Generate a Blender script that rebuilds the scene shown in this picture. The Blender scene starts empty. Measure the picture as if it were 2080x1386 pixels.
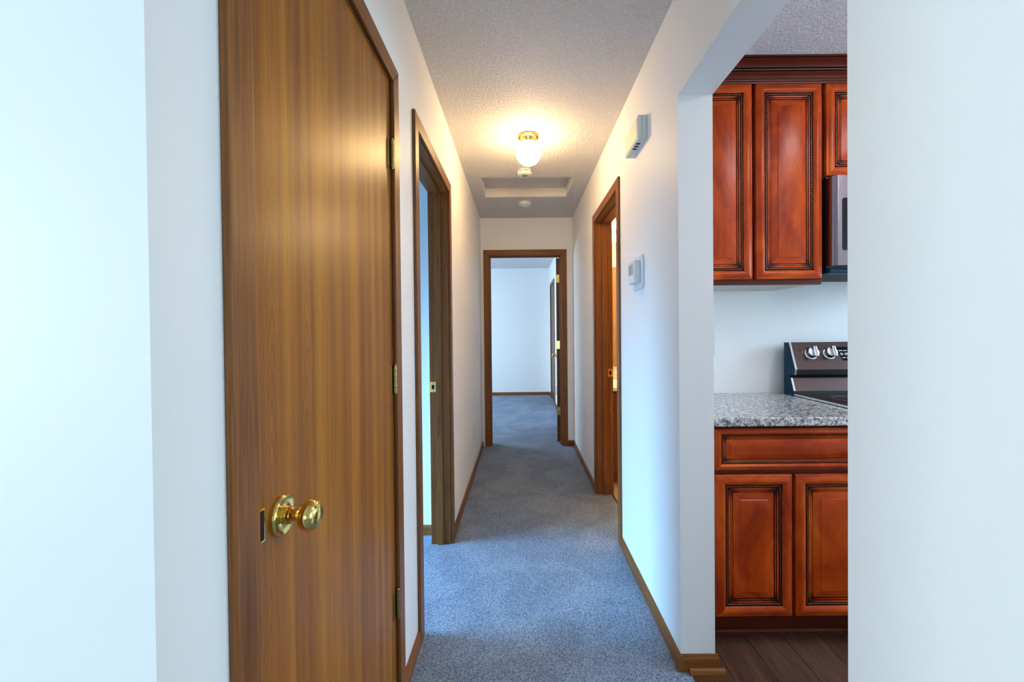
import bpy, bmesh, math, random
from mathutils import Vector, Matrix
random.seed(7)
scene = bpy.context.scene
COL = scene.collection

# ------------------------------------------------------------------ camera
CAM_H = 1.24
F_PX, W_PX = 850.0, 2080.0
cam_d = bpy.data.cameras.new('camera')
cam_d.sensor_width = 36.0
cam_d.lens = F_PX / W_PX * 36.0
cam_d.shift_x = -16.0 / W_PX
cam_d.shift_y = -11.0 / W_PX
cam_d.clip_start = 0.02
cam = bpy.data.objects.new('camera', cam_d)
COL.objects.link(cam)
cam.matrix_world = (Matrix.Translation((0, 0, CAM_H))
                    @ Matrix.Rotation(math.radians(90 - 0.6), 4, 'X')
                    @ Matrix.Rotation(math.radians(-0.55), 4, 'Z'))
scene.camera = cam

# ------------------------------------------------------------------ colour management, world
vs = scene.view_settings
vs.view_transform = 'Standard'
vs.look = 'None'
vs.exposure = 0.08
vs.gamma = 1.0
vs.use_curve_mapping = False
world = bpy.data.worlds.new('sky')
scene.world = world
world.use_nodes = True
bgn = world.node_tree.nodes['Background']
bgn.inputs[0].default_value = (0.55, 0.75, 1.0, 1)
bgn.inputs[1].default_value = 1.0

# ------------------------------------------------------------------ daylight at the windows
def window_light(name, loc, rot, sx, sy, power, color, spread=170):
    d = bpy.data.lights.new(name, 'AREA')
    d.shape = 'RECTANGLE'; d.size = sx; d.size_y = sy
    d.energy = power; d.color = color; d.spread = math.radians(spread)
    o = bpy.data.objects.new(name, d); COL.objects.link(o)
    o.location = loc; o.rotation_euler = [math.radians(a) for a in rot]
    return o

LR_X0, LR_X1, LR_Y0 = -3.4, 3.4, -4.2      # living room behind the camera
BR_X0 = -3.7                               # bedroom on the left
FR_X0, FR_Y1 = -3.2, 8.1                   # bedroom at the end
KI_X1 = 3.6
DAY = (0.72, 0.915, 1.0)
DAY_BLUE = (0.28, 0.62, 1.0)
# skylight falls in at a downward slant
window_light('daylight_living_back', (-0.6, LR_Y0 + 0.06, 1.35), (80, 0, 0), 2.6, 1.6, 30, DAY)
window_light('daylight_living_side', (LR_X0 + 0.06, -0.75, 1.35), (0, -78, 0), 1.6, 1.9, 98, DAY)
window_light('added_light_dining_side', (LR_X1 - 0.06, -0.95, 1.30), (0, 80, 0), 1.7, 1.8, 36, DAY)  # added light from an invented window, brightens the left hall wall
window_light('daylight_bedroom', (BR_X0 + 0.06, 1.79, 1.45), (0, -46, 0), 1.2, 1.14, 168, DAY_BLUE, 92)
window_light('daylight_end_bedroom', (FR_X0 + 0.06, 6.2, 1.45), (0, -65, 0), 1.3, 1.8, 122, (0.58, 0.79, 1.0))
window_light('daylight_kitchen', (KI_X1 - 0.06, 1.35, 1.55), (0, 50, 0), 1.0, 1.0, 52, (0.54, 0.79, 1.0))

# ------------------------------------------------------------------ node helpers
def new_mat(name):
    m = bpy.data.materials.new(name); m.use_nodes = True
    nt = m.node_tree
    return m, nt, nt.nodes['Principled BSDF']

def N(nt, typ, **kw):
    n = nt.nodes.new(typ)
    for k, v in kw.items():
        if k.startswith('i_'):
            key = k[2:]
            key = int(key) if key.isdigit() else key
            n.inputs[key].default_value = v
        else:
            setattr(n, k, v)
    return n

def L(nt, a, b): nt.links.new(a, b)

def coords(nt, scale, rand=True):
    tc = N(nt, 'ShaderNodeTexCoord')
    src = tc.outputs['Object']
    if rand:
        oi = N(nt, 'ShaderNodeObjectInfo')
        mul = N(nt, 'ShaderNodeVectorMath', operation='MULTIPLY_ADD')
        comb = N(nt, 'ShaderNodeCombineXYZ')
        for i in range(3): L(nt, oi.outputs['Random'], comb.inputs[i])
        L(nt, comb.outputs[0], mul.inputs[0])
        mul.inputs[1].default_value = (7.3, 11.1, 5.7)
        L(nt, src, mul.inputs[2])
        src = mul.outputs[0]
    mp = N(nt, 'ShaderNodeMapping')
    mp.inputs['Scale'].default_value = scale
    L(nt, src, mp.inputs[0])
    return mp.outputs[0]

def ramp(nt, fac, stops):
    r = N(nt, 'ShaderNodeValToRGB')
    el = r.color_ramp.elements
    while len(el) < len(stops): el.new(0.5)
    for e, (p, c) in zip(el, stops):
        e.position = p
        e.color = (c[0], c[1], c[2], 1) if hasattr(c, '__len__') else (c, c, c, 1)
    L(nt, fac, r.inputs[0])
    return r.outputs[0]

def noise(nt, vec, scale=1.0, detail=3.0, rough=0.5, dist=0.0):
    n = N(nt, 'ShaderNodeTexNoise')
    n.inputs['Scale'].default_value = scale
    n.inputs['Detail'].default_value = detail
    n.inputs['Roughness'].default_value = rough
    n.inputs['Distortion'].default_value = dist
    L(nt, vec, n.inputs['Vector'])
    return n.outputs[0]

def mixc(nt, fac, a, b, mode='MIX'):
    m = N(nt, 'ShaderNodeMix', data_type='RGBA', blend_type=mode)
    if isinstance(fac, (int, float)): m.inputs[0].default_value = fac
    else: L(nt, fac, m.inputs[0])
    for i, v in ((6, a), (7, b)):
        if hasattr(v, '__len__'): m.inputs[i].default_value = (v[0], v[1], v[2], 1)
        else: L(nt, v, m.inputs[i])
    return m.outputs[2]

def bump(nt, bsdf, h, strength, dist):
    b = N(nt, 'ShaderNodeBump')
    b.inputs['Strength'].default_value = strength
    b.inputs['Distance'].default_value = dist
    L(nt, h, b.inputs['Height']); L(nt, b.outputs[0], bsdf.inputs['Normal'])

def math_n(nt, op, a, b=None, c=None):
    n = N(nt, 'ShaderNodeMath', operation=op)
    for i, v in enumerate((a, b, c)):
        if v is None: continue
        if isinstance(v, (int, float)): n.inputs[i].default_value = v
        else: L(nt, v, n.inputs[i])
    return n.outputs[0]

def plain(name, col, rough=0.5, metal=0.0, spec=None, coat=0.0):
    m, nt, b = new_mat(name)
    v = coords(nt, (30, 30, 30))
    nz = noise(nt, v, 1.0, 2)
    c = mixc(nt, nz, [x * 0.96 for x in col], [min(1, x * 1.04) for x in col])
    L(nt, c, b.inputs['Base Color'])
    b.inputs['Roughness'].default_value = rough
    b.inputs['Metallic'].default_value = metal
    if spec is not None: b.inputs['Specular IOR Level'].default_value = spec
    if coat: b.inputs['Coat Weight'].default_value = coat; b.inputs['Coat Roughness'].default_value = 0.15
    return m

def wood(name, axis, dark, light, rough=0.4, fine=260, broad=28, pore=0.35, coat=0.0, along=1.4):
    m, nt, b = new_mat(name)
    def sc(a, o):
        s = [o, o, o]; s['xyz'.index(axis)] = a
        return s
    g = noise(nt, coords(nt, sc(along, broad)), 1.0, 4, 0.6, 0.6)
    f = noise(nt, coords(nt, sc(along * 5, fine)), 1.0, 2, 0.6)
    base = ramp(nt, g, [(0.3, dark), (0.7, light)])
    fr = ramp(nt, f, [(0.35, 1 - pore), (0.6, 1.0)])
    L(nt, mixc(nt, 1.0, base, fr, 'MULTIPLY'), b.inputs['Base Color'])
    b.inputs['Roughness'].default_value = rough
    b.inputs['Specular IOR Level'].default_value = 0.25
    bump(nt, b, f, 0.12, 0.001)
    return m

MT = {}
# painted wall: off-white with faint roller relief
m, nt, b = new_mat('wall_paint')
v = coords(nt, (1, 1, 1), False)
L(nt, mixc(nt, noise(nt, v, 2.0, 2), (0.895, 0.895, 0.88), (0.905, 0.905, 0.89)), b.inputs['Base Color'])
b.inputs['Roughness'].default_value = 0.55
bump(nt, b, noise(nt, v, 260, 2), 0.05, 0.002)
MT['wall'] = m
# textured ceiling
m, nt, b = new_mat('ceiling_texture')
v = coords(nt, (1, 1, 1), False)
h = noise(nt, v, 75, 4, 0.6)
hr = ramp(nt, h, [(0.42, 0.0), (0.62, 1.0)])
L(nt, mixc(nt, hr, (0.80, 0.79, 0.79), (0.89, 0.88, 0.88)), b.inputs['Base Color'])
b.inputs['Roughness'].default_value = 0.7
bump(nt, b, hr, 0.8, 0.008)
MT['ceiling'] = m
# carpet
m, nt, b = new_mat('carpet')
v = coords(nt, (1, 1, 1), False)
tuft = noise(nt, v, 145, 3, 0.75)
tr = ramp(nt, tuft, [(0.36, 0.0), (0.64, 1.0)])
patch = ramp(nt, noise(nt, v, 3.2, 2, 0.5, 0.9), [(0.42, 0.0), (0.58, 1.0)])
cA = mixc(nt, tr, (0.082, 0.108, 0.165), (0.35, 0.435, 0.57))
cB = mixc(nt, tr, (0.108, 0.140, 0.205), (0.43, 0.525, 0.67))
L(nt, mixc(nt, patch, cA, cB), b.inputs['Base Color'])
b.inputs['Roughness'].default_value = 0.95
b.inputs['Specular IOR Level'].default_value = 0.1
b.inputs['Sheen Weight'].default_value = 0.15
bump(nt, b, tuft, 0.9, 0.012)
MT['carpet'] = m
# trim oak
for a in 'xyz':
    MT['oak_' + a] = wood('oak_trim_' + a, a, (0.185, 0.062, 0.014), (0.305, 0.113, 0.028), 0.38, along=1.2)
# closet door veneer (grain along z, strips across y) with cathedral figure
m, nt, b = new_mat('oak_veneer')
vv = coords(nt, (1, 1, 1), False)
sep = N(nt, 'ShaderNodeSeparateXYZ'); L(nt, vv, sep.inputs[0])
yy, zz = sep.outputs['Y'], sep.outputs['Z']
st = noise(nt, coords(nt, (1, 26, 0.55), False), 1.0, 3, 0.55, 0.25)
base = ramp(nt, st, [(0.34, (0.24, 0.080, 0.015)), (0.5, (0.335, 0.118, 0.015)), (0.66, (0.44, 0.172, 0.016))])
fine = ramp(nt, noise(nt, coords(nt, (1, 330, 9), False), 1.0, 2, 0.6), [(0.35, 0.80), (0.62, 1.0)])
col = mixc(nt, 1.0, base, fine, 'MULTIPLY')
cells = math_n(nt, 'MULTIPLY', yy, 1 / 0.105)
cell_w = math_n(nt, 'ADD', cells, math_n(nt, 'MULTIPLY', noise(nt, coords(nt, (1, 3, 1.0), False), 1.0, 1), 0.9))
fr_ = math_n(nt, 'SUBTRACT', math_n(nt, 'FRACT', cell_w), 0.5)
ab = math_n(nt, 'POWER', math_n(nt, 'ABSOLUTE', fr_), 1.25)
ph = math_n(nt, 'ADD', math_n(nt, 'MULTIPLY', zz, 17.0), math_n(nt, 'MULTIPLY', ab, 17.0))
ph = math_n(nt, 'ADD', ph, math_n(nt, 'MULTIPLY', noise(nt, coords(nt, (1, 9, 2.2), False), 1.0, 2), 5.0))
sn = math_n(nt, 'SINE', math_n(nt, 'MULTIPLY', ph, 6.28))
lines = ramp(nt, math_n(nt, 'MULTIPLY_ADD', sn, 0.5, 0.5), [(0.60, 0.0), (0.97, 1.0)])
mask = ramp(nt, noise(nt, coords(nt, (1, 7, 1.3), False), 1.0, 1), [(0.47, 0.0), (0.58, 1.0)])
core = ramp(nt, math_n(nt, 'ABSOLUTE', fr_), [(0.22, 1.0), (0.36, 0.0)])
lm = math_n(nt, 'MULTIPLY', math_n(nt, 'MULTIPLY', lines, mask), core)
col = mixc(nt, math_n(nt, 'MULTIPLY', lm, 0.4), col, (0.13, 0.055, 0.02))
L(nt, col, b.inputs['Base Color'])
b.inputs['Roughness'].default_value = 0.36
b.inputs['Specular IOR Level'].default_value = 0.2
bump(nt, b, fine, 0.08, 0.0008)
MT['veneer'] = m
# cherry cabinets: vertical / horizontal grain, glaze attribute in the corners
for a in 'xz':
    m, nt, b = new_mat('cherry_' + a)
    s1 = (7, 7, 3.2) if a == 'z' else (3.2, 7, 7)
    s2 = (120, 120, 14) if a == 'z' else (14, 120, 120)
    base = ramp(nt, noise(nt, coords(nt, s1), 1.0, 4, 0.6, 0.8),
                [(0.30, (0.28, 0.026, 0.003)), (0.52, (0.50, 0.062, 0.005)), (0.72, (0.68, 0.12, 0.008))])
    fr = ramp(nt, noise(nt, coords(nt, s2), 1.0, 2), [(0.3, 0.9), (0.6, 1.0)])
    col = mixc(nt, 1.0, base, fr, 'MULTIPLY')
    at = N(nt, 'ShaderNodeAttribute', attribute_name='glaze')
    gz = math_n(nt, 'MULTIPLY', at.outputs['Fac'],
                math_n(nt, 'MULTIPLY_ADD', noise(nt, coords(nt, (60, 60, 60)), 1.0, 3), 0.8, 0.55))
    L(nt, mixc(nt, math_n(nt, 'MINIMUM', gz, 0.93), col, (0.012, 0.004, 0.003)), b.inputs['Base Color'])
    b.inputs['Roughness'].default_value = 0.27
    b.inputs['Specular IOR Level'].default_value = 0.2
    b.inputs['Coat Weight'].default_value = 0.0
    b.inputs['Coat Roughness'].default_value = 0.22
    MT['cherry_' + a] = m
MT['glaze'] = plain('dark_glaze', (0.016, 0.005, 0.003), 0.35, spec=0.12)
MT['cherry_dark'] = wood('cherry_dark', 'x', (0.075, 0.010, 0.004), (0.14, 0.020, 0.006), 0.26, broad=9, fine=120, pore=0.12)
MT['cherry_dark'].node_tree.nodes['Principled BSDF'].inputs['Specular IOR Level'].default_value = 0.28
MT['cab_under'] = plain('cabinet_underside', (0.55, 0.52, 0.48), 0.5)
# granite
m, nt, b = new_mat('granite')
v = coords(nt, (1, 1, 1), False)
vo = N(nt, 'ShaderNodeTexVoronoi'); vo.inputs['Scale'].default_value = 190; L(nt, v, vo.inputs['Vector'])
n1 = noise(nt, v, 80, 4, 0.7, 0.6)
n2 = noise(nt, v, 60, 3, 0.6)
c = ramp(nt, n1, [(0.38, (0.015, 0.016, 0.022)), (0.45, (0.10, 0.10, 0.11)), (0.51, (0.58, 0.56, 0.55)), (0.62, (0.88, 0.87, 0.85))])
tan = ramp(nt, n2, [(0.5, 0.0), (0.62, 1.0)])
c = mixc(nt, math_n(nt, 'MULTIPLY', tan, 0.4), c, (0.30, 0.22, 0.17))
bw = N(nt, 'ShaderNodeRGBToBW'); L(nt, vo.outputs['Color'], bw.inputs[0])
c = mixc(nt, 0.2, c, ramp(nt, bw.outputs[0], [(0.2, 0.08), (0.6, 0.75)]))
L(nt, c, b.inputs['Base Color']); b.inputs['Roughness'].default_value = 0.12
MT['granite'] = m
# stainless steel, brushed along x
def steel(name, col, rough):
    m, nt, b = new_mat(name)
    br = noise(nt, coords(nt, (1, 500, 500)), 1.0, 2)
    L(nt, mixc(nt, br, [x * 0.9 for x in col], col), b.inputs['Base Color'])
    b.inputs['Metallic'].default_value = 1.0
    b.inputs['Roughness'].default_value = rough
    return m
MT['steel'] = steel('brushed_steel', (0.235, 0.20, 0.225), 0.18)
MT['steel_dark'] = steel('dark_brushed_steel', (0.135, 0.085, 0.08), 0.24)
MT['steel_light'] = steel('bright_steel_trim', (0.74, 0.76, 0.78), 0.2)
MT['chrome'] = plain('chrome', (0.62, 0.64, 0.67), 0.14, 1.0)
MT['brass'] = plain('polished_brass', (0.83, 0.58, 0.17), 0.13, 1.0)
MT['brass_old'] = plain('aged_brass', (0.46, 0.34, 0.12), 0.3, 1.0)
MT['black'] = plain('black_plastic', (0.008, 0.008, 0.009), 0.35)
MT['black_glass'] = plain('black_glass', (0.005, 0.005, 0.006), 0.06, spec=0.25)
MT['range_side'] = plain('range_side_enamel', (0.003, 0.036, 0.068), 0.45, spec=0.2)  # black side; its blue reflection is put into the base colour
MT['print'] = plain('white_print', (0.75, 0.78, 0.8), 0.5)
MT['white_plastic'] = plain('white_plastic', (0.80, 0.81, 0.80), 0.4)
MT['beige_plastic'] = plain('ivory_plastic', (0.85, 0.78, 0.56), 0.45)
MT['mint_plastic'] = plain('aged_white_plastic', (0.76, 0.81, 0.76), 0.45)
MT['lcd'] = plain('lcd_grey', (0.30, 0.33, 0.33), 0.2)
MT['blue_button'] = plain('grey_blue_button', (0.18, 0.27, 0.36), 0.3)
MT['void'] = plain('dark_slot', (0.004, 0.004, 0.004), 0.9)
MT['white_trim'] = plain('white_painted_board', (0.80, 0.79, 0.77), 0.5)
MT['hatch'] = MT['ceiling']
MT['vinyl_window'] = plain('white_window_frame', (0.8, 0.8, 0.8), 0.4)
MT['tile'] = plain('cream_tile', (0.66, 0.56, 0.42), 0.3)
MT['grout'] = plain('grout', (0.40, 0.35, 0.28), 0.8)
MT['bath_top'] = plain('white_marble_top', (0.85, 0.82, 0.78), 0.15)
m, nt, b = new_mat('marbled_splash')
v = coords(nt, (1, 1, 1), False)
L(nt, ramp(nt, noise(nt, v, 22, 4, 0.6, 1.2), [(0.38, (0.16, 0.12, 0.10)), (0.5, (0.80, 0.77, 0.72)), (1, (0.86, 0.84, 0.8))]), b.inputs['Base Color'])
b.inputs['Roughness'].default_value = 0.15
MT['marbled'] = m
MT['vanity'] = wood('vanity_oak', 'z', (0.13, 0.035, 0.012), (0.22, 0.065, 0.02), 0.4)
MT['mirror'] = plain('mirror_glass', (0.95, 0.95, 0.95), 0.01, 1.0)
MT['bath_door'] = wood('bath_door_oak', 'z', (0.42, 0.20, 0.06), (0.52, 0.27, 0.085), 0.4)
MT['dark_door'] = wood('dark_oak_door', 'z', (0.10, 0.042, 0.018), (0.16, 0.07, 0.03), 0.4)
# glass for windows
m, nt, b = new_mat('window_glass')
b.inputs['Transmission Weight'].default_value = 1.0
b.inputs['Roughness'].default_value = 0.0
v = coords(nt, (1, 1, 1)); L(nt, mixc(nt, noise(nt, v, 1), (0.96, 0.98, 1), (0.98, 1, 1)), b.inputs['Base Color'])
MT['glass'] = m
# lamp glass
def glow(name, col, strength):
    m, nt, b = new_mat(name)
    v = coords(nt, (1, 1, 1)); L(nt, mixc(nt, noise(nt, v, 5), (0.9, 0.88, 0.84), (0.92, 0.9, 0.86)), b.inputs['Base Color'])
    b.inputs['Emission Color'].default_value = (col[0], col[1], col[2], 1)
    b.inputs['Emission Strength'].default_value = strength
    b.inputs['Roughness'].default_value = 0.2
    return m
MT['globe'] = glow('lit_opal_globe', (1.0, 0.655, 0.30), 66.0)
MT['bulb'] = glow('lit_vanity_bulb', (1.0, 0.66, 0.32), 240.0)
MT['kitchen_lamp'] = glow('lit_kitchen_diffuser', (1.0, 0.91, 0.95), 18.0)
# kitchen plank variants
PL = []
for i, (d, l) in enumerate([((0.085, 0.036, 0.024), (0.155, 0.073, 0.048)), ((0.10, 0.045, 0.031), (0.175, 0.088, 0.060)), ((0.070, 0.030, 0.021), (0.13, 0.062, 0.042))]):
    PL.append(wood('plank_%d' % i, 'y', d, l, 0.4, along=2.2, broad=24, fine=200))

# ------------------------------------------------------------------ mesh helpers
WORLD = {}
def wpos(o): return WORLD.get(o.name, Vector((0, 0, 0))) if o else Vector((0, 0, 0))

class MB:
    def __init__(s): s.v = []; s.f = []; s.m = []; s.g = {}
    def face(s, idx, m=0): s.f.append(tuple(idx)); s.m.append(m)
    def box(s, x0, x1, y0, y1, z0, z1, m=0):
        n = len(s.v)
        s.v += [(x0, y0, z0), (x1, y0, z0), (x1, y1, z0), (x0, y1, z0), (x0, y0, z1), (x1, y0, z1), (x1, y1, z1), (x0, y1, z1)]
        for q in ((0, 3, 2, 1), (4, 5, 6, 7), (0, 1, 5, 4), (1, 2, 6, 5), (2, 3, 7, 6), (3, 0, 4, 7)):
            s.face([n + i for i in q], m)
        return s
    def prism(s, pts, a, b, fn, m=0, mside=None):
        """polygon pts (p,q) extruded from a to b; fn(p,q,t) -> xyz"""
        n = len(s.v); k = len(pts)
        s.v += [fn(p, q, a) for p, q in pts] + [fn(p, q, b) for p, q in pts]
        s.face([n + i for i in range(k)][::-1], m); s.face([n + k + i for i in range(k)], m)
        for i in range(k):
            j = (i + 1) % k
            s.face((n + i, n + j, n + k + j, n + k + i), m if mside is None else mside[i])
        return s
    def lathe(s, prof, org, ax, seg=32, m=0, squash=None):
        """prof (r, h) revolved round direction ax from org"""
        ax = Vector(ax).normalized(); u = ax.orthogonal().normalized(); w = ax.cross(u); org = Vector(org)
        rings = []
        for r, h in prof:
            if r < 1e-6:
                s.v.append(tuple(org + ax * h)); rings.append([len(s.v) - 1])
            else:
                st = len(s.v)
                for i in range(seg):
                    a = 2 * math.pi * i / seg
                    s.v.append(tuple(org + ax * h + u * (r * math.cos(a)) + w * (r * math.sin(a))))
                rings.append(list(range(st, st + seg)))
        for A, B in zip(rings, rings[1:]):
            if len(A) == 1 and len(B) == 1: continue
            for i in range(seg):
                j = (i + 1) % seg
                if len(A) == 1: s.face((A[0], B[i], B[j]), m)
                elif len(B) == 1: s.face((A[i], A[j], B[0]), m)
                else: s.face((A[i], A[j], B[j], B[i]), m)
        return s
    def rope(s, p0, p1, r=0.0042, pitch=0.013, m=0, per=5, nv=6):
        p0 = Vector(p0); p1 = Vector(p1); d = (p1 - p0); ln = d.length; d.normalize()
        u = d.orthogonal().normalized(); w = d.cross(u)
        k = max(2, int(ln / pitch * per)); prev = None
        for i in range(k + 1):
            t = i / k; c = p0 + d * (ln * t); tw = 2 * math.pi * (ln * t / pitch) / 2
            st = len(s.v)
            for j in range(nv):
                a = 2 * math.pi * j / nv
                rr = r * (0.78 + 0.32 * math.cos(2 * (a - tw)))
                s.v.append(tuple(c + u * (rr * math.cos(a)) + w * (rr * math.sin(a))))
            cur = list(range(st, st + nv))
            if prev:
                for j in range(nv): s.face((prev[j], prev[(j + 1) % nv], cur[(j + 1) % nv], cur[j]), m)
            else: s.face(cur[::-1], m)
            prev = cur
        s.face(prev, m)
        return s
    def build(s, name, mats, parent=None, bevel=0.0, seg=2, smooth=False, recalc=True):
        xs = [v[0] for v in s.v]; ys = [v[1] for v in s.v]; zs = [v[2] for v in s.v]
        c = Vector(((min(xs) + max(xs)) / 2, (min(ys) + max(ys)) / 2, min(zs)))
        me = bpy.data.meshes.new(name)
        me.from_pydata([(x - c.x, y - c.y, z - c.z) for x, y, z in s.v], [], s.f)
        if not isinstance(mats, (list, tuple)): mats = [mats]
        for mm in mats: me.materials.append(MT[mm] if isinstance(mm, str) else mm)
        for p, mi in zip(me.polygons, s.m): p.material_index = mi
        if s.g:
            at = me.attributes.new('glaze', 'FLOAT', 'POINT')
            for i in range(len(s.v)): at.data[i].value = s.g.get(i, 0.0)
        if recalc:
            bm = bmesh.new(); bm.from_mesh(me); bmesh.ops.recalc_face_normals(bm, faces=bm.faces); bm.to_mesh(me); bm.free()
        if smooth:
            for p in me.polygons: p.use_smooth = True
        o = bpy.data.objects.new(name, me); COL.objects.link(o)
        o.location = c - wpos(parent)
        if parent: o.parent = parent
        WORLD[o.name] = c
        if bevel:
            bv = o.modifiers.new('bevel', 'BEVEL'); bv.width = bevel; bv.segments = seg; bv.limit_method = 'ANGLE'; bv.angle_limit = math.radians(40)
            bv.harden_normals = False
        if smooth == 'auto':
            pass
        return o

def tag(o, label, cat, kind=None, group=None):
    o['label'] = label; o['category'] = cat
    if kind: o['kind'] = kind
    if group: o['group'] = group
    return o
def empty(name, loc, label, cat, kind=None, group=None):
    o = bpy.data.objects.new(name, None); COL.objects.link(o); o.location = loc
    o.empty_display_size = 0.05
    WORLD[o.name] = Vector(loc)
    return tag(o, label, cat, kind, group)
def smooth_angle(o, ang=35):
    me = o.data
    for p in me.polygons: p.use_smooth = True
    bm = bmesh.new(); bm.from_mesh(me)
    for e in bm.edges:
        if len(e.link_faces) == 2 and e.calc_face_angle(0) > math.radians(ang): e.smooth = False
    bm.to_mesh(me); bm.free()
    return o
def bx(name, mat, parent, x0, x1, y0, y1, z0, z1, bevel=0.0):
    return MB().box(x0, x1, y0, y1, z0, z1).build(name, mat, parent, bevel)

# ------------------------------------------------------------------ the shell
ZC = 2.455                      # ceiling
XL, XR = -0.413, 0.575          # hall wall faces
TL, TR = 0.115, 0.125
YF = 4.50                       # wall at the end of the hall
Y0 = 0.4675                     # where the hall opens to the living room
ZD = 2.050                      # door opening height
ZB = -0.03
JT = 0.018                      # jamb board
CL = (0.645, 1.356)             # closet door opening on the left
BD = (1.703, 2.433)             # bedroom doorway on the left
BA = (2.440, 3.152)             # bathroom doorway on the right
FD = (-0.320, 0.446)            # doorway at the end
KO = (0.734, 1.512)             # kitchen opening
ZK = 2.084

def wall(name, boxes, label):
    mb = MB()
    for q in boxes: mb.box(*q)
    return tag(mb.build(name, 'wall'), label, 'wall', 'structure')

def seg_boxes(x0, x1, ya, yb, openings, z1=ZC):
    """wall along y with openings (o0,o1,top)"""
    out = []; y = ya
    for o0, o1, top in openings:
        out.append((x0, x1, y, o0, ZB, z1)); out.append((x0, x1, o0, o1, top, z1)); y = o1
    out.append((x0, x1, y, yb, ZB, z1))
    return out
wall('wall_left', seg_boxes(XL - TL, XL, Y0 + TL, YF + TL, [(CL[0] - JT, CL[1] + JT, ZD + JT), (BD[0] - JT, BD[1] + JT, ZD + JT)]),
     'off-white hallway wall on the left with the closet and bedroom doors')
wall('wall_right', seg_boxes(XR, XR + TR, Y0, YF, [(KO[0], KO[1], ZK), (BA[0] - JT, BA[1] + JT, ZD + JT)]),
     'off-white hallway wall on the right with the kitchen opening and thermostat')
wall('wall_far', [(XL, FD[0] - JT, YF, YF + TL, ZB, ZC), (FD[1] + JT, 2.6, YF, YF + TL, ZB, ZC), (FD[0] - JT, FD[1] + JT, YF, YF + TL, ZD + JT, ZC),
                  (FR_X0, XL - TL, YF, YF + TL, ZB, ZC)], 'short wall closing the hallway around the end doorway')
wall('wall_near_left', [(LR_X0, XL, Y0, Y0 + TL, ZB, ZC)], 'pale wall at the left edge where the hallway begins')
wall('wall_near_right', [(XR + TR, LR_X1 + 0.4, Y0, Y0 + TL, ZB, ZC)], 'living room wall to the right of the hallway mouth')
# living room behind the camera
def wall_win_y(name, y0, y1, xa, xb, w0, w1, z0, z1, label):
    return wall(name, [(xa, w0, y0, y1, ZB, ZC), (w1, xb, y0, y1, ZB, ZC), (w0, w1, y0, y1, ZB, z0), (w0, w1, y0, y1, z1, ZC)], label)
def wall_win_x(name, x0, x1, ya, yb, w0, w1, z0, z1, label):
    return wall(name, [(x0, x1, ya, w0, ZB, ZC), (x0, x1, w1, yb, ZB, ZC), (x0, x1, w0, w1, ZB, z0), (x0, x1, w0, w1, z1, ZC)], label)
wall_win_y('wall_living_back', LR_Y0 - TL, LR_Y0, LR_X0 - TL, LR_X1 + TL, -1.9, 0.7, 0.55, 2.15, 'living room window wall behind the camera')
wall_win_x('wall_living_left', LR_X0 - TL, LR_X0, LR_Y0, Y0 + TL, -1.7, 0.2, 0.55, 2.15, 'living room side wall with a window')
wall_win_x('wall_living_right', LR_X1, LR_X1 + TL, LR_Y0, Y0, -1.85, -0.05, 0.45, 2.15, 'living room side wall on the kitchen side')
# bedroom on the left
wall_win_x('wall_bedroom_left', BR_X0 - TL, BR_X0, Y0, 2.665, 1.18, 2.52, 0.85, 2.05, 'window wall of the left bedroom')
wall('wall_bedroom_far', [(BR_X0, XL - TL, 2.55, 2.665, ZB, ZC)], 'blue-lit bedroom wall seen through the left doorway')
wall('wall_bedroom_near', [(BR_X0, LR_X0, Y0, Y0 + TL, ZB, ZC), (-1.25, -1.15, Y0 + TL, 1.52, ZB, ZC), (-1.25, XL - TL, 1.52, 1.60, ZB, ZC)], 'bedroom wall round the hall closet')
# bedroom at the end
wall_win_x('wall_end_bedroom_left', FR_X0 - TL, FR_X0, YF, FR_Y1 + TL, 5.3, 7.1, 0.8, 2.1, 'window wall of the end bedroom')
wall('wall_end_bedroom_back', [(FR_X0, 2.6, FR_Y1, FR_Y1 + TL, ZB, ZC)], 'white back wall of the end bedroom seen through the far doorway')
wall('wall_end_bedroom_right', seg_boxes(0.578, 0.693, YF + TL, FR_Y1, [(6.98 - JT, 7.74 + JT, ZD + JT)]), 'side wall of the end bedroom with a closet door')
# kitchen, bathroom
wall('wall_kitchen_back', [(XR + TR, KI_X1, 2.25, 2.365, ZB, ZC)], 'light blue kitchen wall between counter and wall cabinets')
wall_win_x('wall_kitchen_right', KI_X1, KI_X1 + TL, Y0, 2.365, 0.85, 1.85, 1.05, 2.05, 'window wall of the kitchen')
wall('wall_bathroom_back', [(XR + TR, 2.4, 3.90, 4.0, ZB, ZC)], 'bathroom wall behind the vanity mirror')
wall('wall_bathroom_right', [(2.4, 2.5, 2.365, 4.0, ZB, ZC)], 'bathroom wall opposite the door')

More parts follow.
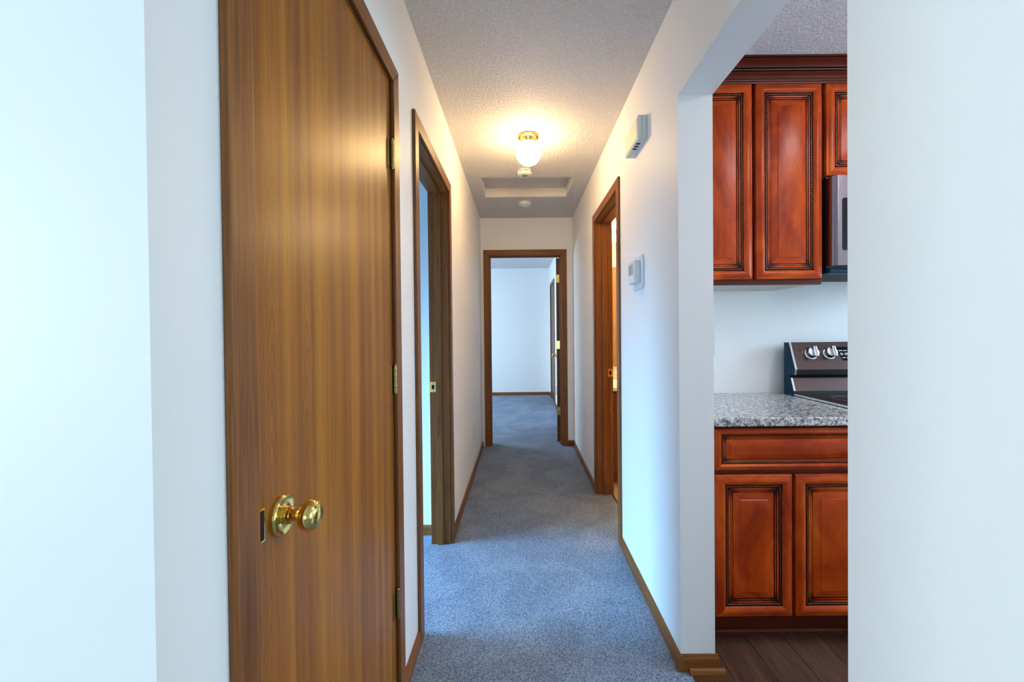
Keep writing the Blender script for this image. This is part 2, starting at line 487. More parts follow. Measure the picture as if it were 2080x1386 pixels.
# ceiling with the attic hatch opening
HX0, HX1, HY0, HY1 = -0.310, 0.442, 3.31, 3.81
A0, A1, B0, B1 = -4.0, 4.1, -4.5, 8.4
mb = MB()
mb.box(A0, HX0, B0, B1, ZC, ZC + 0.16); mb.box(HX1, A1, B0, B1, ZC, ZC + 0.16)
mb.box(HX0, HX1, B0, HY0, ZC, ZC + 0.16); mb.box(HX0, HX1, HY1, B1, ZC, ZC + 0.16)
tag(mb.build('ceiling', 'ceiling'), 'stippled off-white ceiling over the hallway and kitchen', 'ceiling', 'structure')
hr = empty('attic_hatch', (0.066, 3.56, ZC), 'recessed rectangular attic hatch in the hallway ceiling', 'attic hatch')
bx('hatch_panel', 'ceiling', hr, HX0 + 0.001, HX1 - 0.001, HY0 + 0.001, HY1 - 0.001, ZC + 0.082, ZC + 0.10)
for q in ((HX0 + 0.001, HX0 + 0.012, HY0 + 0.001, HY1 - 0.001), (HX1 - 0.012, HX1 - 0.001, HY0 + 0.001, HY1 - 0.001),
          (HX0 + 0.012, HX1 - 0.012, HY0 + 0.001, HY0 + 0.012), (HX0 + 0.012, HX1 - 0.012, HY1 - 0.012, HY1 - 0.001)):
    bx('hatch_liner', 'white_trim', hr, *q, ZC + 0.001, ZC + 0.081)

# floors
mb = MB()
mb.box(-4.0, XR + 0.03, Y0, 8.3, -0.05, 0.0)
mb.box(-4.0, 3.6, -4.4, Y0, -0.05, 0.0)
mb.box(XR + 0.03, 0.688, BA[0], BA[1], -0.05, 0.0)
mb.box(XR + 0.03, 2.6, YF, 8.3, -0.05, 0.0)
tag(mb.build('floor', 'carpet'), 'blue-grey cut pile carpet of hallway and bedrooms', 'carpet', 'structure')
fk = tag(bx('floor_kitchen', 'void', None, XR + 0.03, KI_X1, Y0, 2.25, -0.06, -0.0225), 'dark brown wood plank kitchen floor', 'floor', 'structure')
plank_meshes = {}
PW = 0.152
for i in range(20):
    x0 = XR + 0.031 + i * PW
    if x0 + PW > KI_X1: break
    cuts = [Y0 + 0.116, Y0 + 0.3 + 0.37 * ((i * 0.618) % 1) * 2, 2.249]
    if i % 2: cuts = [Y0 + 0.116, 1.0 + 0.5 * ((i * 0.37) % 1), 2.249]
    for a, c in zip(cuts, cuts[1:]):
        MB().box(x0 + 0.0008, x0 + PW - 0.0008, a + 0.0008, c - 0.0008, -0.0224, -0.0175).build('plank', PL[(i * 2 + (a > 1)) % 3], fk, 0.0008, 1)
fb = tag(bx('floor_bathroom', 'grout', None, 0.688, 2.4, 2.365, 3.90, -0.06, -0.012), 'cream tiled bathroom floor glimpsed past the door jamb', 'floor', 'structure')
tile_me = None
for i in range(6):
    for j in range(5):
        x0 = 0.690 + i * 0.285; y0 = 2.37 + j * 0.305
        if tile_me is None:
            t = MB().box(x0, x0 + 0.281, y0, y0 + 0.301, -0.0119, -0.004).build('tile', 'tile', fb, 0.002); tile_me = t
        else:
            t = tile_me.copy(); COL.objects.link(t); t.parent = fb
            t.location = tile_me.location + Vector((i * 0.285, j * 0.305, 0))
tb = tag(bx('trim_threshold', 'brass_old', None, 0.683, 0.694, BA[0], BA[1], -0.003, 0.003), 'thin metal strip between carpet and bathroom tile', 'threshold', 'structure')

# ------------------------------------------------------------------ door trim
def mapL(u, z, v): return (XL + v, u, z)
def mapR(u, z, v): return (XR - v, u, z)
def mapF(u, z, v): return (u, YF - v, z)
def mapE(u, z, v): return (0.578 - v, u, z)
CW, RV, CT = 0.058, 0.005, 0.013
def doorway(name, fn, o, depth, label, stop_v, grain):
    root = empty(name, fn((o[0] + o[1]) / 2, 0, 0), label, 'door frame', 'structure')
    a, c, t = o[0] - RV, o[1] + RV, ZD + RV
    def casing(poly, g):
        mb = MB(); mb.prism(poly, 0.0, CT, fn); mb.build('casing', g, root, 0.0035, 3)
    casing([(a - CW, 0.0), (a, 0.0), (a, t), (a - CW, t + CW)], 'oak_z')
    casing([(c, 0.0), (c + CW, 0.0), (c + CW, t + CW), (c, t)], 'oak_z')
    casing([(a, t), (c, t), (c + CW, t + CW), (a - CW, t + CW)], grain)
    def board(nm, u0, u1, z0, z1, v0, v1, g, bv=0.0015):
        mb = MB(); mb.prism([(u0, z0), (u1, z0), (u1, z1), (u0, z1)], v0, v1, fn); return mb.build(nm, g, root, bv)
    board('jamb', o[0] - JT, o[0], 0.0, ZD, -depth, -0.0005, 'oak_z')
    board('jamb', o[1], o[1] + JT, 0.0, ZD, -depth, -0.0005, 'oak_z')
    board('jamb', o[0] - JT, o[1] + JT, ZD, ZD + JT, -depth, -0.0005, grain)
    s0, s1 = stop_v
    st = 0.011
    board('door_stop', o[0], o[0] + st, 0.0, ZD - st, s0, s1, 'oak_z', 0.002)
    board('door_stop', o[1] - st, o[1], 0.0, ZD - st, s0, s1, 'oak_z', 0.002)
    board('door_stop', o[0], o[1], ZD - st, ZD, s0, s1, grain, 0.002)
    return root
t_cl = doorway('trim_1', mapL, CL, TL, 'light oak casing around the closed closet door', (-0.075, -0.040), 'oak_y')
t_bd = doorway('trim_2', mapL, BD, TL, 'oak frame of the open doorway beside the closet door', (-0.078, -0.042), 'oak_y')
t_ba = doorway('trim_3', mapR, BA, TR, 'oak frame of the bathroom doorway in the right wall', (-0.085, -0.047), 'oak_y')
t_fd = doorway('trim_4', mapF, FD, TL, 'oak frame of the doorway at the end of the hallway', (-0.078, -0.042), 'oak_x')
t_ec = doorway('trim_5', mapE, (6.98, 7.74), 0.115, 'oak frame of the closet in the end bedroom', (-0.078, -0.042), 'oak_y')

def strike(parent, fn, u, sgn, v0, v1, zc):
    """brass strike plate on a jamb face at u, facing sgn along u"""
    mb = MB(); mb.prism([(u, zc - 0.03), (u + sgn * 0.0022, zc - 0.03), (u + sgn * 0.0022, zc + 0.03), (u, zc + 0.03)], v0, v1, fn)
    p = mb.build('strike_plate', 'brass', parent, 0.0008)
    h = MB(); vm = (v0 + v1) / 2
    h.prism([(u + sgn * 0.002, zc - 0.013), (u + sgn * 0.0028, zc - 0.013), (u + sgn * 0.0028, zc + 0.013), (u + sgn * 0.002, zc + 0.013)], vm - 0.008, vm + 0.008, fn)
    h.build('latch_hole', 'void', p)
    for dz in (-0.023, 0.023):
        s = MB(); s.lathe([(0, 0), (0.0036, 0), (0.003, 0.0012), (0, 0.0012)], fn(u + sgn * 0.0022, zc + dz, vm), Vector(fn(u + sgn, 0, 0)) - Vector(fn(u, 0, 0)), 10)
        s.build('screw', 'brass_old', p)
strike(t_bd, mapL, BD[1], -1, -0.113, -0.076, 0.92)
strike(t_ba, mapR, BA[1], -1, -0.123, -0.084, 0.92)

# ------------------------------------------------------------------ doors
def hinge(parent, org, du, dv, mat='brass_old', hh=0.089, r=0.0058, leaf=0.0, leafn=None):
    """knuckle barrel at org, standing on z"""
    mb = MB(); z = -hh / 2
    for k in range(5):
        a = z + k * hh / 5 + 0.0006; c = z + (k + 1) * hh / 5 - 0.0006
        mb.lathe([(0, a), (r, a), (r, c), (0, c)], org, (0, 0, 1), 14)
    mb.lathe([(0, z - 0.004), (r * 0.6, z - 0.004), (r * 0.75, z), (0, z)], org, (0, 0, 1), 14)
    mb.lathe([(0, -z), (r * 0.75, -z), (r * 0.85, -z + 0.003), (r * 0.5, -z + 0.006), (0, -z + 0.006)], org, (0, 0, 1), 14)
    h = smooth_angle(mb.build('hinge', mat, parent))
    return h
def knob(parent, org, ax, mat='brass', s=1.0):
    ros = MB().lathe([(0, 0), (0.034, 0), (0.0345, 0.003), (0.0335, 0.007), (0.031, 0.009), (0.029, 0.0085), (0.026, 0.0075), (0.016, 0.0085), (0.0155, 0.0095), (0, 0.0095)], org, ax, 40)
    k = smooth_angle(ros.build('door_knob', mat, parent), 50)
    st = MB().lathe([(0.0145, 0.009), (0.0150, 0.017), (0.0140, 0.021), (0.0105, 0.0225), (0.0098, 0.034), (0.012, 0.0375)], org, ax, 28)
    smooth_angle(st.build('knob_stem', mat, k), 50)
    hd = MB().lathe([(0.011, 0.036), (0.017, 0.0375), (0.0225, 0.0405), (0.0256, 0.0455), (0.0265, 0.051), (0.0256, 0.0565), (0.0225, 0.062), (0.0165, 0.0662), (0.009, 0.0684), (0, 0.069)], org, ax, 40)
    smooth_angle(hd.build('knob_head', mat, k), 60)
    return k

# closet door
d1 = empty('door_1', (XL, 1.0, 0), 'closed flat oak veneer closet door with round brass knob', 'door', 'structure')
bx('slab', 'veneer', d1, XL - 0.0365, XL - 0.0015, CL[0] + 0.003, CL[1] - 0.003, 0.012, ZD - 0.003, 0.0012)
for z in (1.816, 1.088, 0.355):
    hinge(d1, (XL + 0.0075, CL[1] + 0.0005, z), 0, 0)
    MB().box(XL - 0.0013, XL + 0.0012, CL[1] - 0.0245, CL[1] - 0.004, z - 0.0445, z + 0.0445).build('hinge_leaf', 'brass_old', d1, 0.0006, 1)
knob(d1, (XL - 0.0014, 0.716, 0.928), (1, 0, 0))
lp = bx('latch_lip', 'brass', d1, XL - 0.0012, XL + 0.0012, CL[0] + 0.012, CL[0] + 0.0235, 0.908, 0.961, 0.0005)
bx('latch_slot', 'void', lp, XL + 0.0011, XL + 0.0019, CL[0] + 0.0122, CL[0] + 0.0205, 0.911, 0.958)

# door of the end bedroom, standing open
d2 = empty('door_2', (0, 0, 0), 'dark oak door standing open into the end bedroom, seen edge-on', 'door', 'structure')
bx('slab', 'dark_door', d2, -0.036, 0.0, 0.004, 0.752, 0.014, ZD - 0.008, 0.0012)   # hinge edge faces -y; left face at x=-.036
for z in (1.816, 1.085, 0.352):
    h = MB()
    h.box(-0.0335, -0.001, 0.0012, 0.004, z - 0.0445, z + 0.0445)
    hp = h.build('hinge_leaf', 'brass', d2, 0.0008)
    for dz in (-0.03, 0.0, 0.03):
        sc = MB().lathe([(0, 0), (0.0042, 0), (0.0035, 0.001), (0, 0.001)], (-0.017 + 0.006 * (1 if dz == 0 else -1), 0.0012, z + dz), (0, -1, 0), 10)
        sc.build('screw', 'brass_old', hp)
    hinge(d2, (0.004, 0.001, z), 0, 0, 'brass')
knob(d2, (-0.036, 0.690, 0.93), (-1, 0, 0))
d2.location = (FD[1] - 0.005, YF + TL + 0.004, 0); d2.rotation_euler = (0, 0, math.radians(-5.5))

# bathroom door, opened flat into the bathroom
d3 = empty('door_3', (XR + TR, BA[0], 0), 'golden oak bathroom door standing open, seen in the mirror', 'door', 'structure')
bx('slab', 'bath_door', d3, XR + TR + 0.006, XR + TR + 0.706, BA[0] - 0.036, BA[0] - 0.001, 0.012, ZD - 0.004, 0.0012)
knob(d3, (XR + TR + 0.64, BA[0] - 0.001, 0.93), (0, 1, 0))
# closet door in the end bedroom
d4 = empty('door_4', (0.578, 7.36, 0), 'closed brown closet door on the end bedroom side wall', 'door', 'structure')
bx('slab', 'dark_door', d4, 0.5795, 0.615, 6.983, 7.737, 0.012, ZD - 0.003, 0.0012)

# ------------------------------------------------------------------ baseboards
BH, BT = 0.060, 0.012
PROF = [(0, 0), (BT, 0), (BT, BH * 0.55), (BT * 0.9, BH * 0.72), (BT * 0.62, BH * 0.9), (BT * 0.3, BH), (0, BH)]
def board_run(root, fn, u0, u1, g):
    mb = MB(); mb.prism(PROF, u0, u1, lambda p, q, t: fn(t, q, p)); return mb.build('board', g, root, 0.0008, 1)
r = empty('baseboard_left', (XL, 2.5, 0), 'brown oak baseboard along the left hallway wall', 'baseboard', 'structure')
board_run(r, mapL, CL[1] + RV + CW + 0.001, BD[0] - RV - CW - 0.001, 'oak_y')
board_run(r, mapL, BD[1] + RV + CW + 0.001, YF, 'oak_y')
r = empty('baseboard_right', (XR, 2.5, 0), 'brown oak baseboard along the right hallway wall', 'baseboard', 'structure')
board_run(r, mapR, KO[1] - BT, BA[0] - RV - CW - 0.001, 'oak_y')
board_run(r, mapR, BA[1] + RV + CW + 0.001, YF, 'oak_y')
r = empty('baseboard_far', (0, YF, 0), 'short baseboard pieces beside the end doorway', 'baseboard', 'structure')
board_run(r, mapF, FD[1] + RV + CW + 0.001, XR - BT, 'oak_x')
r = empty('baseboard_bedroom', (-1, 2.55, 0), 'dark baseboard of the bedroom wall seen through the left doorway', 'baseboard', 'structure')
board_run(r, lambda u, z, v: (u, 2.55 - v, z), BR_X0, XL - TL, 'oak_x')
r = empty('baseboard_end_bedroom', (0, FR_Y1, 0), 'baseboard along the back and side walls of the end bedroom', 'baseboard', 'structure')
board_run(r, lambda u, z, v: (u, FR_Y1 - v, z), FR_X0, 0.578 - BT, 'oak_x')
board_run(r, mapE, YF + TL, 6.98 - RV - CW - 0.001, 'oak_y')
board_run(r, mapE, 7.74 + RV + CW + 0.001, FR_Y1, 'oak_y')
r = empty('baseboard_living', (-2, Y0, 0), 'baseboard of the living room wall left of the hallway', 'baseboard', 'structure')
board_run(r, lambda u, z, v: (u, Y0 - v, z), LR_X0, XL, 'oak_x')
# return piece on the wall end by the kitchen, with a shoe moulding in front
r = empty('baseboard_kitchen_end', (0.64, KO[1], 0), 'oak baseboard and shoe moulding wrapping the wall end by the kitchen', 'baseboard', 'structure')
mb = MB(); mb.prism([(0, -0.02), (BT, -0.02), (BT, BH * 0.55), (BT * 0.8, BH * 0.75), (BT * 0.3, BH), (0, BH)], XR, XR + TR + 0.011, lambda p, q, t: (t, KO[1] - p, q))
mb.build('board', 'oak_x', r, 0.001, 1)
mb = MB(); mb.prism([(0, -0.018), (0.017, -0.018), (0.0165, 0.004), (0.012, 0.014), (0.005, 0.018), (0, 0.018)], XR + 0.024, XR + TR + 0.026, lambda p, q, t: (t, KO[1] - BT - p, q))
mb.build('shoe_moulding', 'oak_x', r, 0.001, 1)
mb = MB(); mb.prism([(0, -0.02), (BT, -0.02), (BT, BH * 0.55), (BT * 0.3, BH), (0, BH)], KO[1], 1.66, lambda p, q, t: (XR + TR + p, t, q))
mb.build('board', 'oak_y', r, 0.001, 1)

# ------------------------------------------------------------------ windows of the rooms
def window_x(name, x, y0, y1, z0, z1, label):
    r = empty(name, (x, (y0 + y1) / 2, z0), label, 'window', 'structure')
    f = 0.05
    for q in ((y0, y1, z0, z0 + f), (y0, y1, z1 - f, z1), (y0, y0 + f, z0 + f, z1 - f), (y1 - f, y1, z0 + f, z1 - f), ((y0 + y1) / 2 - f / 2, (y0 + y1) / 2 + f / 2, z0 + f, z1 - f)):
        bx('window_frame', 'vinyl_window', r, x - 0.03, x + 0.03, *q)
    for a, c in ((y0 + f, (y0 + y1) / 2 - f / 2), ((y0 + y1) / 2 + f / 2, y1 - f)):
        bx('pane', 'glass', r, x - 0.003, x + 0.003, a, c, z0 + f, z1 - f)
def window_y(name, y, x0, x1, z0, z1, label):
    r = empty(name, ((x0 + x1) / 2, y, z0), label, 'window', 'structure')
    f = 0.05
    for q in ((x0, x1, z0, z0 + f), (x0, x1, z1 - f, z1), (x0, x0 + f, z0 + f, z1 - f), (x1 - f, x1, z0 + f, z1 - f), ((x0 + x1) / 2 - f / 2, (x0 + x1) / 2 + f / 2, z0 + f, z1 - f)):
        bx('window_frame', 'vinyl_window', r, q[0], q[1], y - 0.03, y + 0.03, q[2], q[3])
    for a, c in ((x0 + f, (x0 + x1) / 2 - f / 2), ((x0 + x1) / 2 + f / 2, x1 - f)):
        bx('pane', 'glass', r, a, c, y - 0.003, y + 0.003, z0 + f, z1 - f)
window_y('window_1', LR_Y0 - 0.06, -1.9, 0.7, 0.55, 2.15, 'living room window behind the camera')
window_x('window_2', LR_X0 - 0.06, -1.7, 0.2, 0.55, 2.15, 'living room side window')
window_x('window_3', BR_X0 - 0.06, 1.18, 2.52, 0.85, 2.05, 'window of the left bedroom')
window_x('window_4', FR_X0 - 0.06, 5.3, 7.1, 0.8, 2.1, 'window of the end bedroom')
window_x('window_added', LR_X1 + 0.06, -1.85, -0.05, 0.45, 2.15, 'added dining side window, put in to light the left hall wall')  # invented window that houses the added dining side light
window_x('window_5', KI_X1 + 0.06, 0.85, 1.85, 1.05, 2.05, 'kitchen window')

# ------------------------------------------------------------------ hallway ceiling things
LX, LY = 0.064, 2.615
g = empty('ceiling_lamp', (LX, LY, ZC), 'lit white glass globe ceiling lamp with brass base', 'ceiling lamp')
smooth_angle(MB().lathe([(0, 0), (0.060, 0), (0.0645, 0.006), (0.0645, 0.013), (0.060, 0.018), (0.053, 0.020), (0.050, 0.034), (0.045, 0.046), (0.043, 0.046), (0, 0.040)], (LX, LY, ZC), (0, 0, -1), 40).build('canopy', 'brass', g), 40)
R = 0.0775
prof = [(0.040, 0.040)]
a0 = math.asin(0.040 / R)
zc_ = 0.040 + R * math.cos(a0)
for i in range(1, 21):
    a = a0 + (math.pi - a0) * i / 20
    prof.append((R * math.sin(a) if i < 20 else 0, zc_ - R * math.cos(a)))
smooth_angle(MB().lathe(prof, (LX, LY, ZC), (0, 0, -1), 40).build('glass_globe', 'globe', g), 80)
for k in range(3):
    a = 2.0 + k * 2.094
    MB().lathe([(0, 0), (0.0035, 0), (0.0035, 0.010), (0.006, 0.011), (0.006, 0.016), (0, 0.017)], (LX + 0.046 * math.cos(a), LY + 0.046 * math.sin(a), ZC - 0.038), (math.cos(a), math.sin(a), 0), 10).build('thumb_screw', 'brass', g)

s = empty('smoke_alarm', (0.048, 3.18, ZC), 'white round smoke alarm with grey-blue centre just beyond the lit globe', 'smoke alarm')
smooth_angle(MB().lathe([(0, 0), (0.050, 0), (0.050, 0.008), (0, 0.008)], (0.048, 3.18, ZC), (0, 0, -1), 36).build('mounting_plate', 'white_plastic', s))
smooth_angle(MB().lathe([(0.048, 0.008), (0.048, 0.020), (0, 0.020)], (0.048, 3.18, ZC), (0, 0, -1), 36).build('vent_ring', 'lcd', s))
smooth_angle(MB().lathe([(0, 0.018), (0.055, 0.018), (0.057, 0.022), (0.056, 0.030), (0.050, 0.036), (0.030, 0.038), (0, 0.038)], (0.048, 3.18, ZC), (0, 0, -1), 36).build('cover', 'white_plastic', s), 40)
for k in range(6):
    a = k * 1.0472 + 0.3
    x, y = 0.048 + 0.049 * math.cos(a), 3.18 + 0.049 * math.sin(a)
    bx('rib', 'white_plastic', s, x - 0.005, x + 0.005, y - 0.003, y + 0.003, ZC - 0.019, ZC - 0.007)
smooth_angle(MB().lathe([(0, 0.037), (0.024, 0.037), (0.023, 0.040), (0, 0.041)], (0.048, 3.18, ZC), (0, 0, -1), 28).build('test_button', 'blue_button', s))
s = empty('smoke_alarm', (0.057, 3.97, ZC), 'plain white round smoke alarm beyond the attic hatch', 'smoke alarm')
smooth_angle(MB().lathe([(0, 0), (0.062, 0), (0.062, 0.010), (0.058, 0.022), (0.046, 0.032), (0.030, 0.034), (0, 0.034)], (0.057, 3.97, ZC), (0, 0, -1), 36).build('cover', 'white_plastic', s), 30)
smooth_angle(MB().lathe([(0, 0.033), (0.018, 0.033), (0.016, 0.041), (0, 0.042)], (0.057, 3.97, ZC), (0, 0, -1), 24).build('sensor_dome', 'white_plastic', s), 30)
MB().lathe([(0, 0.041), (0.006, 0.041), (0.006, 0.043), (0, 0.043)], (0.057, 3.965, ZC), (0, 0, -1), 12).build('indicator', 'lcd', s)

# ------------------------------------------------------------------ things on the hallway walls
c = empty('door_chime', (XR, 1.985, 2.10), 'ivory plastic door chime box high on the right wall', 'door chime')
bx('housing', 'mint_plastic', c, XR - 0.022, XR - 0.0005, 1.872, 2.098, 2.096, 2.200, 0.002)
bx('cover', 'mint_plastic', c, XR - 0.040, XR - 0.0225, 1.872, 2.098, 2.096, 2.200, 0.003)
bx('front_panel', 'beige_plastic', c, XR - 0.0425, XR - 0.0401, 1.884, 2.086, 2.104, 2.192, 0.0012)
for i in range(3):
    y = 1.925 + i * 0.028
    bx('sound_slot', 'void', c, XR - 0.034, XR - 0.014, y, y + 0.012, 2.0952, 2.0962)

t = empty('thermostat', (XR, 2.01, 1.43), 'white wall thermostat with small grey display on a rounded plate', 'thermostat')
def rrect(u0, u1, z0, z1, r, n=5):
    pts = []
    for cu, cz, a0 in ((u1 - r, z1 - r, 0), (u0 + r, z1 - r, 90), (u0 + r, z0 + r, 180), (u1 - r, z0 + r, 270)):
        for i in range(n + 1):
            a = math.radians(a0 + 90 * i / n); pts.append((cu + r * math.cos(a), cz + r * math.sin(a)))
    return pts
MB().prism(rrect(1.928, 2.100, 1.435, 1.592, 0.018), 0.0005, 0.008, mapR).build('wall_plate', 'white_plastic', t, 0.0015)
MB().prism(rrect(1.962, 2.075, 1.463, 1.570, 0.008), 0.0081, 0.036, mapR).build('body', 'white_plastic', t, 0.004, 3)
MB().prism(rrect(1.990, 2.065, 1.505, 1.555, 0.003), 0.0361, 0.0368, mapR).build('display', 'lcd', t)
MB().prism(rrect(1.972, 1.980, 1.49, 1.54, 0.002), 0.0361, 0.0375, mapR).build('button', 'white_plastic', t)

def wall_plate(name, fn, u, z, label, cat, kind_):
    r = empty(name, fn(u, z, 0), label, cat)
    MB().prism(rrect(u - 0.035, u + 0.035, z - 0.058, z + 0.058, 0.004), 0.0005, 0.006, fn).build('cover_plate', 'white_plastic', r, 0.0015)
    if kind_ == 'switch':
        MB().prism([(u - 0.005, z - 0.012), (u + 0.005, z - 0.012), (u + 0.005, z + 0.012), (u - 0.005, z + 0.012)], 0.0062, 0.010, fn).build('toggle', 'white_plastic', r, 0.001)
    else:
        for dz in (-0.02, 0.02):
            k = MB().prism(rrect(u - 0.016, u + 0.016, z + dz - 0.014, z + dz + 0.014, 0.008), 0.0061, 0.0075, fn).build('socket', 'white_plastic', r)
            for du in (-0.006, 0.006):
                MB().prism([(u + du - 0.001, z + dz - 0.004), (u + du + 0.001, z + dz - 0.004), (u + du + 0.001, z + dz + 0.005), (u + du - 0.001, z + dz + 0.005)], 0.0074, 0.0078, fn).build('slot', 'void', k)
    return r
wall_plate('light_switch', mapL, 4.03, 1.16, 'white light switch on the left wall near the end doorway', 'light switch', 'switch')
wall_plate('wall_outlet', mapL, 3.66, 0.357, 'white outlet low on the left hallway wall', 'outlet', 'outlet')
wall_plate('wall_outlet', lambda u, z, v: (u, 2.25 - v, z), 1.013, 1.155, 'outlet plate on the kitchen wall above the granite counter', 'outlet', 'outlet')
wall_plate('wall_outlet', mapE, 6.35, 0.30, 'outlet low on the side wall of the end bedroom', 'outlet', 'outlet')
pl = tag(MB().prism(rrect(6.315, 6.385, 0.27, 0.40, 0.012), 0.0085, 0.045, mapE).build('plug_in_freshener', 'white_plastic', None, 0.006, 3),
         'white plug-in unit low on the end bedroom side wall', 'plug-in unit')

# ------------------------------------------------------------------ kitchen cabinets
def panel_front(name, x0, x1, z0, z1, yb, parent, horiz=False):
    """raised panel front facing -y; yb = back plane"""
    sc = 1.0
    P = [(0.0, 0.0, 0), (0.0, 0.015, 0), (0.003, 0.0185, 0), (0.008, 0.0190, 0), (0.010, 0.0202, 0), (0.015, 0.0232, 0), (0.021, 0.0250, 0), (0.027, 0.0250, 0), (0.033, 0.0228, 0), (0.038, 0.0190, 0), (0.0405, 0.0160, 0),
         (0.0415, 0.0105, 1), (0.0515, 0.0105, 1), (0.0520, 0.0135, 1), (0.0540, 0.0160, 0), (0.0600, 0.0150, 0), (0.0605, 0.0125, 1), (0.0625, 0.0125, 1), (0.0635, 0.0140, 0), (0.0675, 0.0135, 0),
         (0.0680, 0.0105, 1), (0.0700, 0.0105, 1), (0.0710, 0.0125, 0), (0.0720, 0.0128, 0), (0.0770, 0.0132, 0), (0.0945, 0.0180, 0), (0.0960, 0.0180, 0), (0.0985, 0.0206, 0), (0.1003, 0.0210, 0)]
    hgt = min(x1 - x0, z1 - z0)
    if hgt < 0.22:
        k = 0.62
        P = [(o * (k if o > 0.011 else 1), h, m) for o, h, m in P]
    mb = MB(); prev = None; D0 = min(0.04, 0.2 * hgt)
    for o, h, m in P:
        a, b_, c, d = x0 + o, x1 - o, z0 + o, z1 - o
        y = yb - h
        D = min(D0, 0.3 * min(b_ - a, d - c))
        pts = [(a, c), (a + D, c), (b_ - D, c), (b_, c), (b_, c + D), (b_, d - D), (b_, d), (b_ - D, d), (a + D, d), (a, d), (a, d - D), (a, c + D)]
        st = len(mb.v)
        for i, (px, pz) in enumerate(pts):
            mb.v.append((px, y, pz))
            if i in (0, 3, 6, 9):
                ox = o / (0.62 if hgt < 0.22 else 1)
                mb.g[st + i] = 1.0 if 0.040 < ox < 0.0715 else (0.25 if ox < 0.001 else 0.0)
            else: mb.g[st + i] = 0.0
        cur = list(range(st, st + 12))
        if prev:
            for i in range(12):
                # sides with vertical stiles carry vertical grain
                vert = i in (3, 4, 5, 9, 10, 11)
                mat = 2 if m else (0 if vert else 1)
                j = (i + 1) % 12
                mb.face((prev[i], prev[j], cur[j], cur[i]), mat)
        prev = cur
    mb.face(prev, 1 if horiz else 0)
    mb.face(list(range(12))[::-1], 2)
    d_ = mb.build(name, ['cherry_z', 'cherry_x', 'glaze'], parent)
    smooth_angle(d_, 28)
    k = 0.62 if hgt < 0.22 else 1.0
    o = 0.0465 * k; rr = 0.0046 if k == 1 else 0.0034
    yr = yb - 0.0135
    rp = MB()
    a, b_, c, dd = x0 + o, x1 - o, z0 + o, z1 - o
    for p0, p1 in (((a, yr, c), (b_, yr, c)), ((b_, yr, c), (b_, yr, dd)), ((b_, yr, dd), (a, yr, dd)), ((a, yr, dd), (a, yr, c))):
        rp.rope(p0, p1, rr, 0.0125 if k == 1 else 0.0105)
    ro = rp.build('rope_moulding', 'rope', d_, smooth=True)
    return d_
MT['rope'] = plain('glazed_rope', (0.075, 0.022, 0.010), 0.2, spec=0.6)

UF = 1.925     # face frame front of wall cabinets
BK = 2.2495    # back of cabinets
KX0, KX1 = 0.745, 1.388
w = empty('wall_cabinet', (1.07, 2.08, 1.44), 'tall two-door cherry wall cabinet with rope trim above the counter', 'wall cabinet')
mb = MB(); mb.box(KX0, KX1, UF + 0.0192, BK, 1.450, 2.40); mb.build('carcass', ['cherry_dark'], w)
bx('bottom_panel', 'cab_under', w, KX0 + 0.02, KX1 - 0.02, UF + 0.02, BK, 1.4445, 1.4497)
for q in ((KX0, KX0 + 0.038, 1.442, 2.40), (KX1 - 0.038, KX1, 1.442, 2.40)):
    bx('frame_stile', 'cherry_dark', w, q[0], q[1], UF, UF + 0.019, q[2], q[3], 0.0008)
bx('frame_rail', 'cherry_dark', w, KX0 + 0.038, KX1 - 0.038, UF, UF + 0.019, 1.442, 1.475, 0.0008)
bx('frame_rail', 'cherry_dark', w, KX0 + 0.038, KX1 - 0.038, UF, UF + 0.019, 2.33, 2.40, 0.0008)
bx('frame_mullion', 'cherry_dark', w, 1.05, 1.09, UF, UF + 0.019, 1.475, 2.33, 0.0008)
panel_front('door', 0.762, 1.062, 1.466, 2.350, UF - 0.0008, w)
panel_front('door', 1.079, 1.379, 1.466, 2.350, UF - 0.0008, w)
w2 = empty('wall_cabinet', (1.77, 2.08, 1.93), 'short cherry wall cabinet above the microwave', 'wall cabinet')
bx('carcass', 'cherry_dark', w2, KX1 + 0.001, 2.15, UF + 0.0192, BK, 1.925, 2.40)
for q in ((KX1 + 0.001, KX1 + 0.03, 1.925, 2.40), (2.12, 2.15, 1.925, 2.40)):
    bx('frame_stile', 'cherry_dark', w2, q[0], q[1], UF, UF + 0.019, q[2], q[3], 0.0008)
bx('frame_rail', 'cherry_dark', w2, KX1 + 0.03, 2.12, UF, UF + 0.019, 1.925, 1.96, 0.0008)
bx('frame_rail', 'cherry_dark', w2, KX1 + 0.03, 2.12, UF, UF + 0.019, 2.33, 2.40, 0.0008)
panel_front('door', 1.398, 1.763, 1.932, 2.350, UF - 0.0008, w2)
panel_front('door', 1.771, 2.136, 1.932, 2.350, UF - 0.0008, w2)
f = tag(bx('filler_strip', 'cherry_z', None, XR + TR + 0.001, KX0 - 0.001, UF, UF + 0.019, 1.442, 2.40), 'narrow cherry filler strip between wall cabinet and hallway wall', 'filler strip')
